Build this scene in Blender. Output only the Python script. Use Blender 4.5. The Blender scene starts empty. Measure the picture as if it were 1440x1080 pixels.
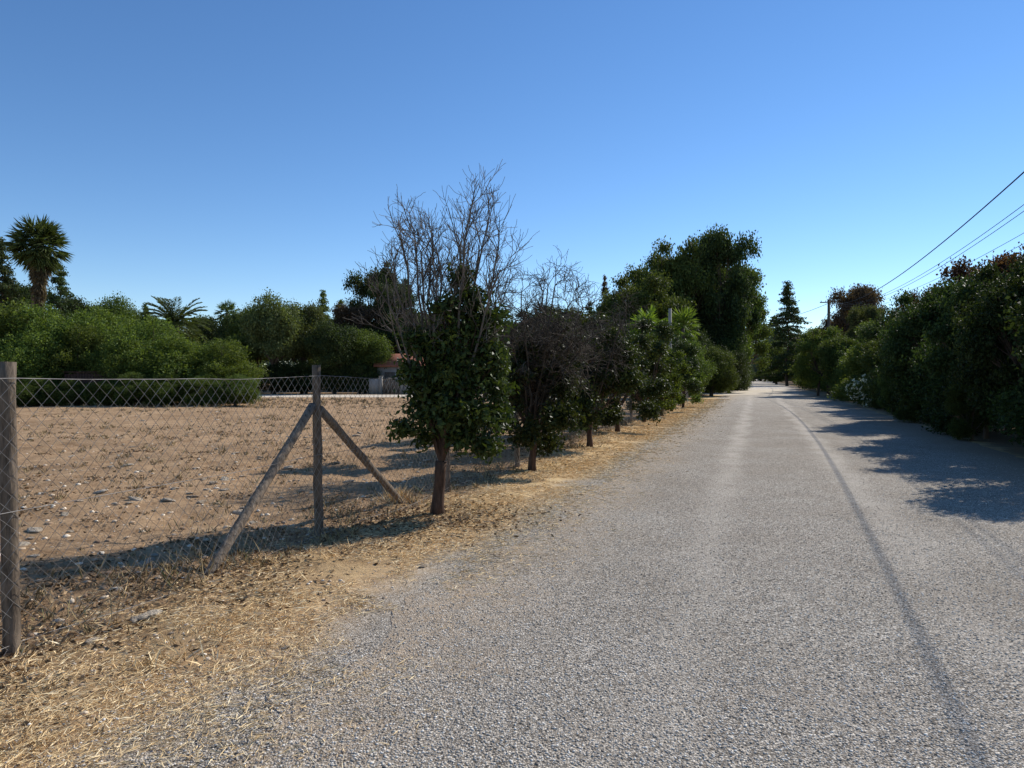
import bpy, bmesh, math, itertools, numpy as np
from mathutils import Vector
rng = np.random.default_rng(11)
K = 0.345
TH = math.atan(K)
CT, ST = math.cos(TH), math.sin(TH)
scene = bpy.context.scene
COL = scene.collection

# ---------------------------------------------------------------- helpers
def cy(c, Y, z=0.0):
    return np.array([c + K * Y, Y, z])
def fr(x): return x - np.floor(x)
def vn(x, y, seed=0):
    x = np.asarray(x, float); y = np.asarray(y, float)
    xi = np.floor(x); yi = np.floor(y); fx = x - xi; fy = y - yi
    fx = fx*fx*(3-2*fx); fy = fy*fy*(3-2*fy)
    h = lambda a, b: fr(np.sin(a*127.1 + b*311.7 + seed*74.7)*43758.5453)
    return (h(xi,yi)*(1-fx)+h(xi+1,yi)*fx)*(1-fy) + (h(xi,yi+1)*(1-fx)+h(xi+1,yi+1)*fx)*fy
def gh(x, y):
    x = np.asarray(x, float); y = np.asarray(y, float)
    t = x*CT - y*ST
    a = np.clip((-2.5-t)/1.0, 0, 1) * np.clip((44-y)/8, 0, 1)
    h = a*(0.14*(vn(x/3,y/3)-.5) + 0.07*(vn(x/.6,y/.6,3)-.5) + 0.045*(vn(x/.25,y/.25,5)-.5))
    return h - 0.004
def gz(x, y): return float(gh(x, y))
def unit(v):
    v = np.asarray(v, float)
    return v/np.maximum(np.linalg.norm(v, axis=-1, keepdims=True), 1e-9)
def make_mesh(name, V, F, mat=None, attr=None, smooth=False):
    V = np.asarray(V, np.float32); F = np.asarray(F, np.int32)
    me = bpy.data.meshes.new(name)
    k = F.shape[1]; n = len(F)
    me.vertices.add(len(V)); me.vertices.foreach_set("co", V.ravel())
    me.loops.add(n*k); me.loops.foreach_set("vertex_index", F.ravel())
    me.polygons.add(n)
    me.polygons.foreach_set("loop_start", np.arange(0, n*k, k, dtype=np.int32))
    me.polygons.foreach_set("loop_total", np.full(n, k, np.int32))
    if smooth: me.polygons.foreach_set("use_smooth", np.ones(n, bool))
    if attr is not None:
        a = me.attributes.new("v", 'FLOAT', 'FACE'); a.data.foreach_set("value", np.asarray(attr, np.float32))
    me.update(calc_edges=True)
    if mat: me.materials.append(mat)
    return me
def add_obj(name, me, parent=None, loc=(0,0,0), **props):
    o = bpy.data.objects.new(name, me); o.location = loc
    COL.objects.link(o)
    if parent is not None: o.parent = parent
    for k, v in props.items(): o[k] = v
    return o
def thing(name, label, category, loc=(0,0,0), group=None, rot=0.0):
    o = bpy.data.objects.new(name, None); o.empty_display_size = .2
    o.location = loc; o.rotation_euler = (0,0,rot)
    COL.objects.link(o); o["label"] = label; o["category"] = category
    if group: o["group"] = group
    return o
class Geo:
    def __init__(s): s.V=[]; s.F=[]; s.A=[]; s.n=0
    def add(s, V, F, A=None):
        s.V.append(V); s.F.append(F + s.n); s.n += len(V)
        s.A.append(np.zeros(len(F)) if A is None else A)
    def mesh(s, name, mat, smooth=False):
        return make_mesh(name, np.vstack(s.V), np.vstack(s.F), mat, np.concatenate(s.A), smooth)
def tube(G, pts, rad, k=6, cap=True, a=0.5):
    pts = np.asarray(pts, float); n = len(pts)
    rad = np.broadcast_to(np.asarray(rad, float), (n,)).copy()
    T = unit(np.gradient(pts, axis=0)); m = unit(T.mean(0))
    if cap:
        pts = np.vstack([pts[:1], pts, pts[-1:]]); rad = np.concatenate([[1e-4], rad, [1e-4]])
        T = np.vstack([T[:1], T, T[-1:]]); n += 2
    ref = np.array([0,0,1.]) if abs(m[2]) < .8 else np.array([1.,0,0])
    U = unit(np.cross(T, ref)); W = np.cross(T, U)
    ang = np.arange(k)*2*math.pi/k
    V = pts[:,None,:] + rad[:,None,None]*(np.cos(ang)[None,:,None]*U[:,None,:] + np.sin(ang)[None,:,None]*W[:,None,:])
    i = np.arange(n-1)[:,None]*k; j = np.arange(k)[None,:]; j2 = (j+1) % k
    F = np.stack([i+j, i+j2, i+k+j2, i+k+j], -1).reshape(-1,4)
    G.add(V.reshape(-1,3), F, np.full(len(F), a))
def box(G, c, s, rot=0.0, a=.5):
    x,y,z = np.array(s)/2.
    V = np.array([[-x,-y,-z],[x,-y,-z],[x,y,-z],[-x,y,-z],[-x,-y,z],[x,-y,z],[x,y,z],[-x,y,z]])
    cr, sr = math.cos(rot), math.sin(rot)
    V = V @ np.array([[cr,sr,0],[-sr,cr,0],[0,0,1]]) + np.array(c)
    F = np.array([[0,3,2,1],[4,5,6,7],[0,1,5,4],[1,2,6,5],[2,3,7,6],[3,0,4,7]])
    G.add(V, F, np.full(6, a))
def leaves(G, C, d, L, W, v, r=rng, fold=.18):
    n = len(C); d = unit(d)
    s = unit(np.cross(d, r.normal(size=(n,3)))); nn = np.cross(d, s)
    L = np.broadcast_to(L,(n,))[:,None]; W = np.broadcast_to(W,(n,))[:,None]
    b = C - d*L*.5; t = C + d*L*.5 - nn*L*.08
    m = C - d*L*.05 + nn*W*fold
    V = np.stack([b, m+s*W*.5, t, m-s*W*.5], 1).reshape(-1,3)
    F = np.arange(4*n).reshape(n,4)
    G.add(V, F, v)
def cloud(G, blobs, ncl, per, csig, L, W, r=rng, zmin=.05, inner=.5, out=.6, jit=.12):
    B = np.array(blobs, float)
    w = (B[:,3]*B[:,4]*B[:,5])**(2/3.); w /= w.sum()
    bi = r.choice(len(B), ncl, p=w)
    u = unit(r.normal(size=(ncl,3)))
    rad = inner + (1-inner)*r.random(ncl)**.6
    rad = rad*(1+jit*r.normal(size=ncl))
    c = B[bi,:3] + u*B[bi,3:]*rad[:,None]
    cv = r.random(ncl)
    ci = np.repeat(np.arange(ncl), per)
    P = c[ci] + r.normal(size=(len(ci),3))*csig
    dirs = u[ci]*out + r.normal(size=(len(ci),3))*.7 + np.array([0,0,-.15])
    keep = P[:,2] > zmin
    P, dirs, ci = P[keep], dirs[keep], ci[keep]
    n = len(P)
    s = .65 + .7*r.random(n)
    leaves(G, P, dirs, L*s, W*s, np.clip(.5*cv[ci] + .5*r.random(n), 0, 1), r)
    return c
def sub_blobs(c, R, n, fr_=.42, r=rng, flat=.8, lo=-.6):
    out = [(c[0],c[1],c[2],R[0]*.72,R[1]*.72,R[2]*.72)]
    for _ in range(n):
        u = unit(r.normal(size=3)); u[2] = max(u[2], lo)
        q = np.array(c) + u*np.array(R)*(.55+.22*r.random())
        s = fr_*(.6+.6*r.random())
        out.append((q[0],q[1],q[2],R[0]*s,R[1]*s,R[2]*s*flat))
    return out
def curve_pts(a, b, n=6, bow=.15, r=rng, up=0.0):
    a = np.array(a,float); b = np.array(b,float)
    t = np.linspace(0,1,n)[:,None]
    L = np.linalg.norm(b-a)
    off = r.normal(size=3)*bow*L
    p = a*(1-t)+b*t + off*(t*(1-t))
    p[:,2] += up*L*(t[:,0]*(1-t[:,0]))
    p[1:-1] += r.normal(size=(n-2,3))*L*.012
    return p
def rot_dir(d, ang, r=rng):
    a = unit(np.cross(d, r.normal(size=3)))
    return unit(d*math.cos(ang) + a*math.sin(ang))
def twig(G, p, d, L, rad, depth, r=rng, up=.12, nch=(3,5), wig=.14, rmin=.0022):
    n = 5; pts = [np.array(p,float)]
    ds = []
    for i in range(n-1):
        d = unit(d + r.normal(size=3)*wig + np.array([0,0,up])); ds.append(d)
        pts.append(pts[-1] + d*L/(n-1))
    tube(G, pts, np.linspace(rad, max(rad*.5,rmin), n), k=4 if rad>.008 else 3, cap=False, a=r.random())
    if depth > 0:
        for _ in range(r.integers(nch[0], nch[1]+1)):
            q = .2 + .75*r.random(); i = min(int(q*(n-1)), n-2); f = q*(n-1)-i
            pp = pts[i]*(1-f)+pts[i+1]*f
            twig(G, pp, rot_dir(ds[i], .4+.5*r.random(), r), L*(.5+.3*r.random()), max(rad*.6,rmin), depth-1, r, up, nch, wig, rmin)

# ---------------------------------------------------------------- materials
class NT:
    def __init__(s, name):
        s.m = bpy.data.materials.new(name); s.m.use_nodes = True
        s.t = s.m.node_tree; s.t.nodes.clear()
        s.out = s.t.nodes.new('ShaderNodeOutputMaterial')
    def n(s, typ, **kw):
        nd = s.t.nodes.new(typ)
        for k, v in kw.items():
            if k.startswith('i_'):
                key = k[2:]; key = int(key) if key.isdigit() else key.replace('_',' ')
                nd.inputs[key].default_value = v
            else: setattr(nd, k, v)
        return nd
    def l(s, a, b): s.t.links.new(a, b)
    def ramp(s, src, stops, interp='LINEAR'):
        r = s.n('ShaderNodeValToRGB'); r.color_ramp.interpolation = interp
        e = r.color_ramp.elements
        while len(e) < len(stops): e.new(.5)
        for i,(p,c) in enumerate(stops):
            e[i].position = p; e[i].color = (*c,1) if len(c)==3 else c
        s.l(src, r.inputs[0]); return r.outputs[0]
    def mix(s, f, a, b, mode='MIX'):
        m = s.n('ShaderNodeMix', data_type='RGBA', blend_type=mode)
        for src, i in ((f,0),(a,6),(b,7)):
            if hasattr(src,'is_linked'): s.l(src, m.inputs[i])
            elif i==0: m.inputs[0].default_value = src
            else: m.inputs[i].default_value = (*src,1)
        return m.outputs[2]
    def math(s, op, a, b=None, clamp=False):
        m = s.n('ShaderNodeMath', operation=op, use_clamp=clamp)
        for src, i in ((a,0),(b,1)):
            if src is None: continue
            if hasattr(src,'is_linked'): s.l(src, m.inputs[i])
            else: m.inputs[i].default_value = src
        return m.outputs[0]
    def noise(s, vec, scale, detail=4, rough=.55):
        nd = s.n('ShaderNodeTexNoise', i_Scale=scale, i_Detail=detail, i_Roughness=rough)
        s.l(vec, nd.inputs['Vector']); return nd.outputs['Fac']
    def vor(s, vec, scale, rnd=1.0):
        nd = s.n('ShaderNodeTexVoronoi', i_Scale=scale, i_Randomness=rnd)
        s.l(vec, nd.inputs['Vector']); return nd
    def mr(s, src, a, b, c=0., d=1.):
        m = s.n('ShaderNodeMapRange', interpolation_type='SMOOTHSTEP')
        s.l(src, m.inputs[0])
        for i,v in enumerate((a,b,c,d)): m.inputs[i+1].default_value = v
        return m.outputs[0]
    def bump(s, h, strength=.5, dist=.01, normal=None):
        b = s.n('ShaderNodeBump', i_Strength=strength, i_Distance=dist); s.l(h, b.inputs['Height'])
        if normal is not None: s.l(normal, b.inputs['Normal'])
        return b.outputs[0]
    def finish(s, col, rough=.8, normal=None, spec=.3):
        p = s.n('ShaderNodeBsdfPrincipled', i_Roughness=rough)
        p.inputs['Specular IOR Level'].default_value = spec
        if hasattr(col,'is_linked'): s.l(col, p.inputs['Base Color'])
        else: p.inputs['Base Color'].default_value = (*col,1)
        if normal is not None: s.l(normal, p.inputs['Normal'])
        s.l(p.outputs[0], s.out.inputs[0]); return s.m
def leaf_mat(name, dark, light, trans=.28, rough=.6, spec=.13, gain=1.6):
    dark = tuple(x*gain for x in dark); light = tuple(x*gain for x in light)
    t = NT(name); a = t.n('ShaderNodeAttribute', attribute_name='v')
    mid = tuple((x*.6+y*.4) for x,y in zip(dark,light))
    col = t.ramp(a.outputs['Fac'], [(0,dark),(.55,mid),(1,light)])
    oi = t.n('ShaderNodeObjectInfo')
    vary = t.mr(oi.outputs['Random'], 0, 1, .75, 1.25)
    hsv = t.n('ShaderNodeHueSaturation'); t.l(vary, hsv.inputs['Value']); t.l(col, hsv.inputs['Color'])
    t.l(t.mr(oi.outputs['Random'], 0, 1, .486, .508), hsv.inputs['Hue'])
    col = hsv.outputs[0]
    p = t.n('ShaderNodeBsdfPrincipled', i_Roughness=rough); p.inputs['Specular IOR Level'].default_value = spec
    t.l(col, p.inputs['Base Color'])
    tr = t.n('ShaderNodeBsdfTranslucent')
    c2 = t.mix(1.0, col, (1.5,1.5,.5), 'MULTIPLY'); t.l(c2, tr.inputs[0])
    ms = t.n('ShaderNodeMixShader'); ms.inputs[0].default_value = trans
    t.l(p.outputs[0], ms.inputs[1]); t.l(tr.outputs[0], ms.inputs[2]); t.l(ms.outputs[0], t.out.inputs[0])
    return t.m
def attr_mat(name, stops, rough=.85, spec=.2):
    t = NT(name); a = t.n('ShaderNodeAttribute', attribute_name='v')
    return t.finish(t.ramp(a.outputs['Fac'], stops), rough, None, spec)
def bark_mat(name, a, b, scale=14):
    t = NT(name); tc = t.n('ShaderNodeTexCoord'); mp = t.n('ShaderNodeMapping'); mp.inputs['Scale'].default_value = (1,1,.18)
    t.l(tc.outputs['Object'], mp.inputs[0])
    n = t.noise(mp.outputs[0], scale, 6, .65)
    return t.finish(t.ramp(n, [(.3,a),(.7,b)]), .85, t.bump(n, .8, .02), .15)

def gravel_nodes(t, pos):
    v1 = t.vor(pos, 98); v2 = t.vor(pos, 54)
    sep = t.n('ShaderNodeSeparateColor'); t.l(v1.outputs['Color'], sep.inputs[0])
    sep2 = t.n('ShaderNodeSeparateColor'); t.l(v2.outputs['Color'], sep2.inputs[0])
    base = t.ramp(sep.outputs[0], [(0,(.19,.165,.135)),(.35,(.41,.365,.305)),(.75,(.60,.54,.455)),(1,(.86,.79,.68))])
    warm = t.mix(t.math('MULTIPLY', sep.outputs[1], .25), base, (.50,.39,.28))
    b2 = t.ramp(sep2.outputs[0], [(0,(.78,.78,.78)),(1,(1.2,1.2,1.2))])
    col = t.mix(1.0, warm, b2, 'MULTIPLY')
    edge = t.mr(v1.outputs['Distance'], .25, .8, 1.03, .38)
    col = t.mix(1.0, col, edge, 'MULTIPLY')
    big = t.noise(pos, .7, 6, .65)
    col = t.mix(1.0, col, t.ramp(big, [(.3,(.86,.83,.79)),(.7,(1.12,1.12,1.11))]), 'MULTIPLY')
    h = t.math('ADD', t.math('MULTIPLY', v1.outputs['Distance'], -1.), t.math('MULTIPLY', v2.outputs['Distance'], -.5))
    return col, h
t = NT("gravel"); g = t.n('ShaderNodeNewGeometry'); pos = g.outputs['Position']
gc, ghh = gravel_nodes(t, pos)
dt = t.n('ShaderNodeVectorMath', operation='DOT_PRODUCT'); t.l(pos, dt.inputs[0]); dt.inputs[1].default_value = (CT,-ST,0)
tv = dt.outputs['Value']
dd = t.n('ShaderNodeVectorMath', operation='DOT_PRODUCT'); t.l(pos, dd.inputs[0]); dd.inputs[1].default_value = (ST,CT,0)
sv = dd.outputs['Value']
nz = t.noise(pos, .5, 4)
tw = t.math('ADD', tv, t.math('MULTIPLY', t.math('SUBTRACT', nz, .5), .8))
def band(c, w):
    d = t.math('ABSOLUTE', t.math('SUBTRACT', tw, c)); return t.mr(d, 0, w, 1, 0)
bands = t.math('ADD', band(-.45,.35), band(1.35,.35), clamp=True)
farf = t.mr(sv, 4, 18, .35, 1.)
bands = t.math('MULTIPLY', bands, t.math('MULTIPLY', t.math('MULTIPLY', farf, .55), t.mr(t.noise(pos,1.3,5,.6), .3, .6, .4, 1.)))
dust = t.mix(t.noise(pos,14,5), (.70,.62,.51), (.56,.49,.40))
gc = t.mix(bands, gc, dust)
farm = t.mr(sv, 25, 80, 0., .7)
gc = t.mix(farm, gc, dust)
dpatch = t.math('MULTIPLY', t.mr(t.noise(pos,.9,5,.6), .50, .70, 0, .35), 1.)
gc = t.mix(dpatch, gc, t.mix(t.noise(pos,30,4),(.24,.20,.155),(.42,.35,.27)))
ledge = t.math('MULTIPLY', t.mr(t.math('ADD', tv, t.math('MULTIPLY', t.math('SUBTRACT', t.noise(pos, 1.1, 6, .65), .5), 2.0)), -2.3, -1.0, .55, 0), t.mr(t.noise(pos, 7, 6, .7), .4, .6, .3, 1.))
gc = t.mix(ledge, gc, t.mix(t.noise(pos,24,5),(.34,.23,.14),(.62,.46,.29)))
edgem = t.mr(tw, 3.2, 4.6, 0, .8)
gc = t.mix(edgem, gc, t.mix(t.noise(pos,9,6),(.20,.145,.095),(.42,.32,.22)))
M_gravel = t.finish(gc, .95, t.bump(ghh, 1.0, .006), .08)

t = NT("dry_soil"); g = t.n('ShaderNodeNewGeometry'); pos = g.outputs['Position']
dt = t.n('ShaderNodeVectorMath', operation='DOT_PRODUCT'); t.l(pos, dt.inputs[0]); dt.inputs[1].default_value = (CT,-ST,0)
tv = dt.outputs['Value']
n1 = t.noise(pos, .35, 6, .6); n2 = t.noise(pos, 2.6, 10, .7); n3 = t.noise(pos, 24, 8, .75)
soil = t.ramp(n2, [(.25,(.29,.18,.095)),(.45,(.47,.31,.178)),(.6,(.57,.39,.23)),(.8,(.71,.51,.32))])
soil = t.mix(1.0, soil, t.ramp(n1, [(.3,(.74,.71,.68)),(.7,(1.14,1.12,1.1))]), 'MULTIPLY')
soil = t.mix(1.0, soil, t.ramp(n3, [(.3,(.60,.58,.55)),(.65,(1.16,1.16,1.16))]), 'MULTIPLY')
vs = t.vor(pos, 9); sep = t.n('ShaderNodeSeparateColor'); t.l(vs.outputs['Color'], sep.inputs[0])
st = t.math('MULTIPLY', t.mr(vs.outputs['Distance'], .10, .22, 1, 0), t.mr(sep.outputs[0], .68, .74, 0, 1))
soil = t.mix(t.math('MULTIPLY', st, .65), soil, (.21,.135,.075))
st2 = t.math('MULTIPLY', t.mr(vs.outputs['Distance'], .10, .18, 1, 0), t.mr(sep.outputs[1], .78, .83, 0, 1))
soil = t.mix(t.math('MULTIPLY', st2, .8), soil, (.82,.70,.54))
mp = t.n('ShaderNodeMapping'); mp.inputs['Scale'].default_value = (1,3.5,1); mp.inputs['Rotation'].default_value=(0,0,.7); t.l(pos, mp.inputs[0])
sn = t.noise(mp.outputs[0], 22, 7, .75)
straw = t.ramp(sn, [(.3,(.38,.24,.11)),(.48,(.68,.475,.235)),(.68,(.90,.68,.38))])
wob = t.math('MULTIPLY', t.math('SUBTRACT', t.noise(pos, 1.1, 6, .65), .5), 2.6)
tw = t.math('ADD', tv, wob)
dd = t.n('ShaderNodeVectorMath', operation='DOT_PRODUCT'); t.l(pos, dd.inputs[0]); dd.inputs[1].default_value = (ST,CT,0)
sfar = t.mr(dd.outputs['Value'], 3, 9, .4, 1.)
strip = t.math('MULTIPLY', t.mr(tw, -4.2, -3.4, 0, 1), t.mr(tw, 5.5, 7.5, 1, 0))
strip = t.math('MULTIPLY', strip, t.mr(n2, .35, .6, .4, 1.))
strip = t.math('MULTIPLY', strip, sfar)
col = t.mix(strip, soil, straw)
gc, ghh = gravel_nodes(t, pos)
tw2 = t.math('ADD', tv, t.math('MULTIPLY', wob, .5))
gm = t.math('MULTIPLY', t.mr(tw2, -3.1, -2.2, 0, 1), t.mr(tv, 4.2, 5.0, 1, 0))
col = t.mix(gm, col, gc)
rt = t.mr(tw, 4.6, 5.4, 0, .85)
col = t.mix(rt, col, t.mix(n3,(.13,.09,.055),(.32,.23,.15)))
hh = t.math('ADD', t.math('MULTIPLY', n2, 1.), t.math('MULTIPLY', n3, .55))
hh = t.math('SUBTRACT', hh, t.math('MULTIPLY', st, -.25))
near = t.mr(tv, -3.6, -2.4, 1., .06)
hh = t.math('MULTIPLY', hh, near)
hh = t.math('ADD', hh, t.math('MULTIPLY', t.math('MULTIPLY', ghh, gm), .08))
M_soil = t.finish(col, .95, t.bump(hh, 1.0, .075), .05)
t = NT("pale_dust"); g = t.n('ShaderNodeNewGeometry'); pos = g.outputs['Position']
n = t.noise(pos, 1.5, 7, .65)
M_dust = t.finish(t.ramp(n, [(.3,(.52,.43,.32)),(.7,(.78,.69,.55))]), .95, t.bump(n,.5,.03), .1)

M_pebble = attr_mat("pebble_stone", [(0,(.18,.155,.127)),(.35,(.41,.365,.305)),(.75,(.60,.54,.455)),(1,(.88,.81,.70))], .9, .08)
M_straw = attr_mat("dry_straw", [(0,(.32,.20,.095)),(.4,(.66,.46,.23)),(.8,(.90,.69,.39)),(1,(.95,.81,.54))], .8, .1)
M_litter = attr_mat("dead_leaf", [(0,(.08,.05,.028)),(.5,(.22,.14,.075)),(1,(.46,.31,.17))], .8, .1)
M_weed = attr_mat("dry_weed", [(0,(.09,.068,.036)),(.5,(.23,.17,.09)),(.85,(.44,.33,.175)),(1,(.14,.16,.055))], .8, .1)
M_twig = attr_mat("dead_twig", [(0,(.06,.05,.042)),(.5,(.12,.10,.082)),(1,(.25,.215,.18))], .85, .1)
M_twigd = attr_mat("brown_twig", [(0,(.035,.029,.022)),(.5,(.075,.06,.047)),(1,(.155,.13,.104))], .85, .1)
M_citrus = leaf_mat("citrus_leaf", (.010,.017,.0055), (.052,.068,.016), .24, .5, .2)
M_citrusb = leaf_mat("bright_citrus_leaf", (.018,.034,.008), (.115,.155,.03), .34)
M_hedged = leaf_mat("dark_hedge_leaf", (.011,.019,.007), (.048,.068,.02), .24)
M_red = leaf_mat("plum_leaf", (.03,.018,.012), (.10,.05,.03), .3, gain=1.3)
M_bush = leaf_mat("pepper_leaf", (.032,.052,.012), (.13,.165,.04), .33, gain=1.6)
M_olive = leaf_mat("olive_leaf", (.03,.04,.017), (.115,.13,.05), .3, gain=1.6)
M_mid = leaf_mat("broad_leaf", (.026,.04,.011), (.10,.128,.033), .3, gain=1.55)
M_dark = leaf_mat("dark_leaf", (.014,.024,.010), (.058,.077,.026), .25, gain=1.55)
M_rust = leaf_mat("rusty_leaf", (.04,.03,.02), (.12,.08,.052), .26)
M_haze = leaf_mat("haze_tinted_leaf", (.045,.062,.052), (.115,.145,.105), .2, .7, .15)  # aerial haze painted into the far leaf colour: paler, bluer, less contrast
M_palm = leaf_mat("palm_leaf", (.025,.04,.013), (.095,.125,.042), .26)
M_palmy = leaf_mat("yellow_palm_leaf", (.04,.066,.013), (.145,.19,.034), .36, gain=1.6)
M_skirt = leaf_mat("dead_palm_leaf", (.06,.048,.03), (.19,.15,.09), .2, .8, .1, gain=1.3)
M_white = leaf_mat("white_petal", (.4,.4,.36), (.58,.58,.54), .2, .6, .2, gain=1.4)
M_bark = bark_mat("bark", (.05,.036,.027), (.18,.135,.10))
M_barkr = bark_mat("reddish_bark", (.038,.023,.017), (.125,.078,.055), 22)
M_wood = bark_mat("weathered_wood", (.055,.041,.03), (.24,.185,.135), 30)
M_wood2 = bark_mat("pale_weathered_wood", (.08,.062,.046), (.30,.235,.175), 34)
M_slat = bark_mat("brown_slat_wood", (.10,.06,.035), (.26,.16,.10), 30)
M_conc = bark_mat("concrete", (.22,.20,.17), (.42,.38,.33), 9)
M_pole = bark_mat("dark_pole_timber", (.05,.04,.032), (.15,.12,.095), 9)
M_wall = bark_mat("painted_wall", (.26,.24,.21), (.38,.35,.31), 5)
M_roof = bark_mat("red_roof_tile", (.20,.075,.045), (.36,.15,.095), 12)
M_rbrown = bark_mat("brown_plank", (.05,.028,.02), (.11,.06,.042), 12)
t = NT("galvanised_wire"); g = t.n('ShaderNodeNewGeometry'); n = t.noise(g.outputs['Position'], 6, 3)
M_wire = t.finish(t.ramp(n, [(.35,(.16,.13,.11)),(.6,(.34,.315,.285))]), .55, None, .35)
t = NT("black_cable"); g = t.n('ShaderNodeNewGeometry'); n = t.noise(g.outputs['Position'], 6, 3)
M_cable = t.finish(t.ramp(n, [(.3,(.015,.015,.016)),(.7,(.03,.03,.03))]), .6)
t = NT("field_stone"); tc = t.n('ShaderNodeTexCoord'); n = t.noise(tc.outputs['Object'], 1.6, 8, .7)
oi = t.n('ShaderNodeObjectInfo')
c = t.ramp(n, [(.35,(.64,.51,.37)),(.65,(.95,.84,.68))]); c = t.mix(1.0, c, t.ramp(oi.outputs['Random'], [(0,(.7,.65,.6)),(1,(1.0,.99,.97))]), 'MULTIPLY')
M_stone = t.finish(c, .9, t.bump(n,.8,.3), .05)

# ---------------------------------------------------------------- ground, road
tt = np.concatenate([np.geomspace(500,17,22)*-1, np.arange(-16,-1.95,.11), np.arange(-1.6,5.2,.5), np.geomspace(5.4,500,26)])
ss = np.concatenate([[-60,-30,-10,-3,0], np.arange(1,24,.11), np.arange(24.2,50,.5), np.geomspace(51,1500,30)])
S, T = np.meshgrid(ss, tt, indexing='ij')
X = S*ST + T*CT; Y = S*CT - T*ST
Z = gh(X, Y)
Z = np.where((T > -2.0) & (T < 4.9), -.03, Z)
V = np.stack([X,Y,Z],-1).reshape(-1,3)
ns, nt = S.shape
ii = (np.arange(ns-1)[:,None]*nt + np.arange(nt-1)[None,:])
F = np.stack([ii, ii+1, ii+nt+1, ii+nt], -1).reshape(-1,4)[:, ::-1]
add_obj("ground", make_mesh("ground", V, F, M_soil, smooth=True), kind="structure", label="dry brown soil with straw and scattered stones")
rs = np.concatenate([[-12,-6,-2,0], np.arange(1,30,.07), np.arange(30.2,80,.4), np.geomspace(81,420,20)])
e1 = -2.2 + .35*(vn(rs/.9,rs*0,1)-.5) + .18*(vn(rs/.2,rs*0,2)-.5)
e2 = 4.95 + .3*(vn(rs/1.1,rs*0,8)-.5) + .1*(vn(rs/.25,rs*0,9)-.5)
q = np.array([0,.02,.5,.98,1])
TT = e1[:,None]*(1-q) + e2[:,None]*q; SS = rs[:,None] + 0*q
V = np.stack([SS*ST+TT*CT, SS*CT-TT*ST, 0*TT+np.array([0,.003,.003,.003,0])-.001],-1).reshape(-1,3)
ii = (np.arange(len(rs)-1)[:,None]*5 + np.arange(4)[None,:])
F = np.stack([ii, ii+1, ii+6, ii+5], -1).reshape(-1,4)[:, ::-1]
add_obj("gravel_road", make_mesh("gravel_road", V, F, M_gravel, smooth=True), kind="structure", label="long grey gravel road")
def patch(name, poly, z, label):
    V = np.array([[p[0],p[1],z] for p in poly]); G = np.array([list(range(len(poly)))])
    me = make_mesh(name, V, G, M_dust); add_obj(name, me, kind="structure", label=label)
a = np.linspace(0, 2*math.pi, 40, endpoint=False)
patch("dirt_crossing", [cy(-3.2 + 7.2*math.cos(x)*(1+.1*math.sin(3*x)), 74 + 16*math.sin(x)*(1+.08*math.cos(5*x)))[:2] for x in a], .009, "pale dusty crossing patch")
patch("dirt_track", [(-80,52),(-4,52),(4,58),(-4,59),(-80,59)], .004, "pale dirt track along the field edge")

# ---------------------------------------------------------------- pebbles (stuff)
ICO_V=[];phi=(1+5**.5)/2
for s1 in (-1,1):
    for s2 in (-phi,phi):
        ICO_V += [(0,s1,s2),(s1,s2,0),(s2,0,s1)]
ICO_V = unit(np.array(ICO_V,float))
ICO_F=[]
el = np.min([np.linalg.norm(ICO_V[0]-ICO_V[i]) for i in range(1,12)])*1.05
for i,j,k in itertools.combinations(range(12),3):
    if all(np.linalg.norm(ICO_V[a_]-ICO_V[b_])<el for a_,b_ in ((i,j),(j,k),(i,k))):
        nrm = np.cross(ICO_V[j]-ICO_V[i], ICO_V[k]-ICO_V[i])
        ICO_F.append((i,j,k) if np.dot(nrm, ICO_V[i])>0 else (i,k,j))
ICO_F=np.array(ICO_F)
def pebbles(x, y, z, r, name, mat, flat=.6):
    n = len(x)
    V = ICO_V[None]*(1+rng.normal(size=(n,12,1))*.12)
    sc = np.stack([r*(.8+.5*rng.random(n)), r*(.6+.4*rng.random(n)), r*flat*(.7+.5*rng.random(n))],-1)
    V = V*sc[:,None,:]
    a = rng.random(n)*6.283; ca, sa = np.cos(a)[:,None], np.sin(a)[:,None]
    x2 = V[...,0]*ca - V[...,1]*sa; y2 = V[...,0]*sa + V[...,1]*ca
    V = np.stack([x2 + x[:,None], y2 + y[:,None], V[...,2] + z[:,None]],-1).reshape(-1,3)
    F = (ICO_F[None] + (np.arange(n)*12)[:,None,None]).reshape(-1,3)
    return make_mesh(name, V, F, mat, np.repeat(rng.random(n), 20), smooth=False)
N = 95000
Yp = 2.4*np.exp(rng.random(N)*math.log(16/2.4)); Xp = (rng.random(N)*1.5-.75)*Yp
tp = Xp*CT - Yp*ST
edge = -2.4 + 1.0*(vn(Xp/.9,Yp/.9,4)-.5) + .5*(vn(Xp/.25,Yp/.25,6)-.5)+ rng.normal(size=N)*.35
k = (tp > edge) & (tp < 4.9) & (rng.random(N) < np.clip((16-Yp)/10,0,1))
Xp,Yp = Xp[k],Yp[k]
rad = (.0034+.005*rng.random(len(Xp))**1.5)
add_obj("gravel", pebbles(Xp,Yp,rad*.15+.002,rad,"gravel",M_pebble,.5), kind="stuff", label="loose grey gravel pebbles on the road", category="gravel")
N = 6000
Yp = 3.0*np.exp(rng.random(N)*math.log(40/3.0)); Xp = (rng.random(N)*1.0-.8)*Yp; tp = Xp*CT-Yp*ST
k = (tp < -2.5)&(vn(Xp/1.3,Yp/1.3,21)+.25*np.clip((tp+4.4)*-1,-1,1)>.42); Xp,Yp,tp = Xp[k],Yp[k],tp[k]
rad = .005 + .036*rng.random(len(Xp))**3.2
rad = np.where(tp>-4.2, np.minimum(rad,.018), rad)
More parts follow.
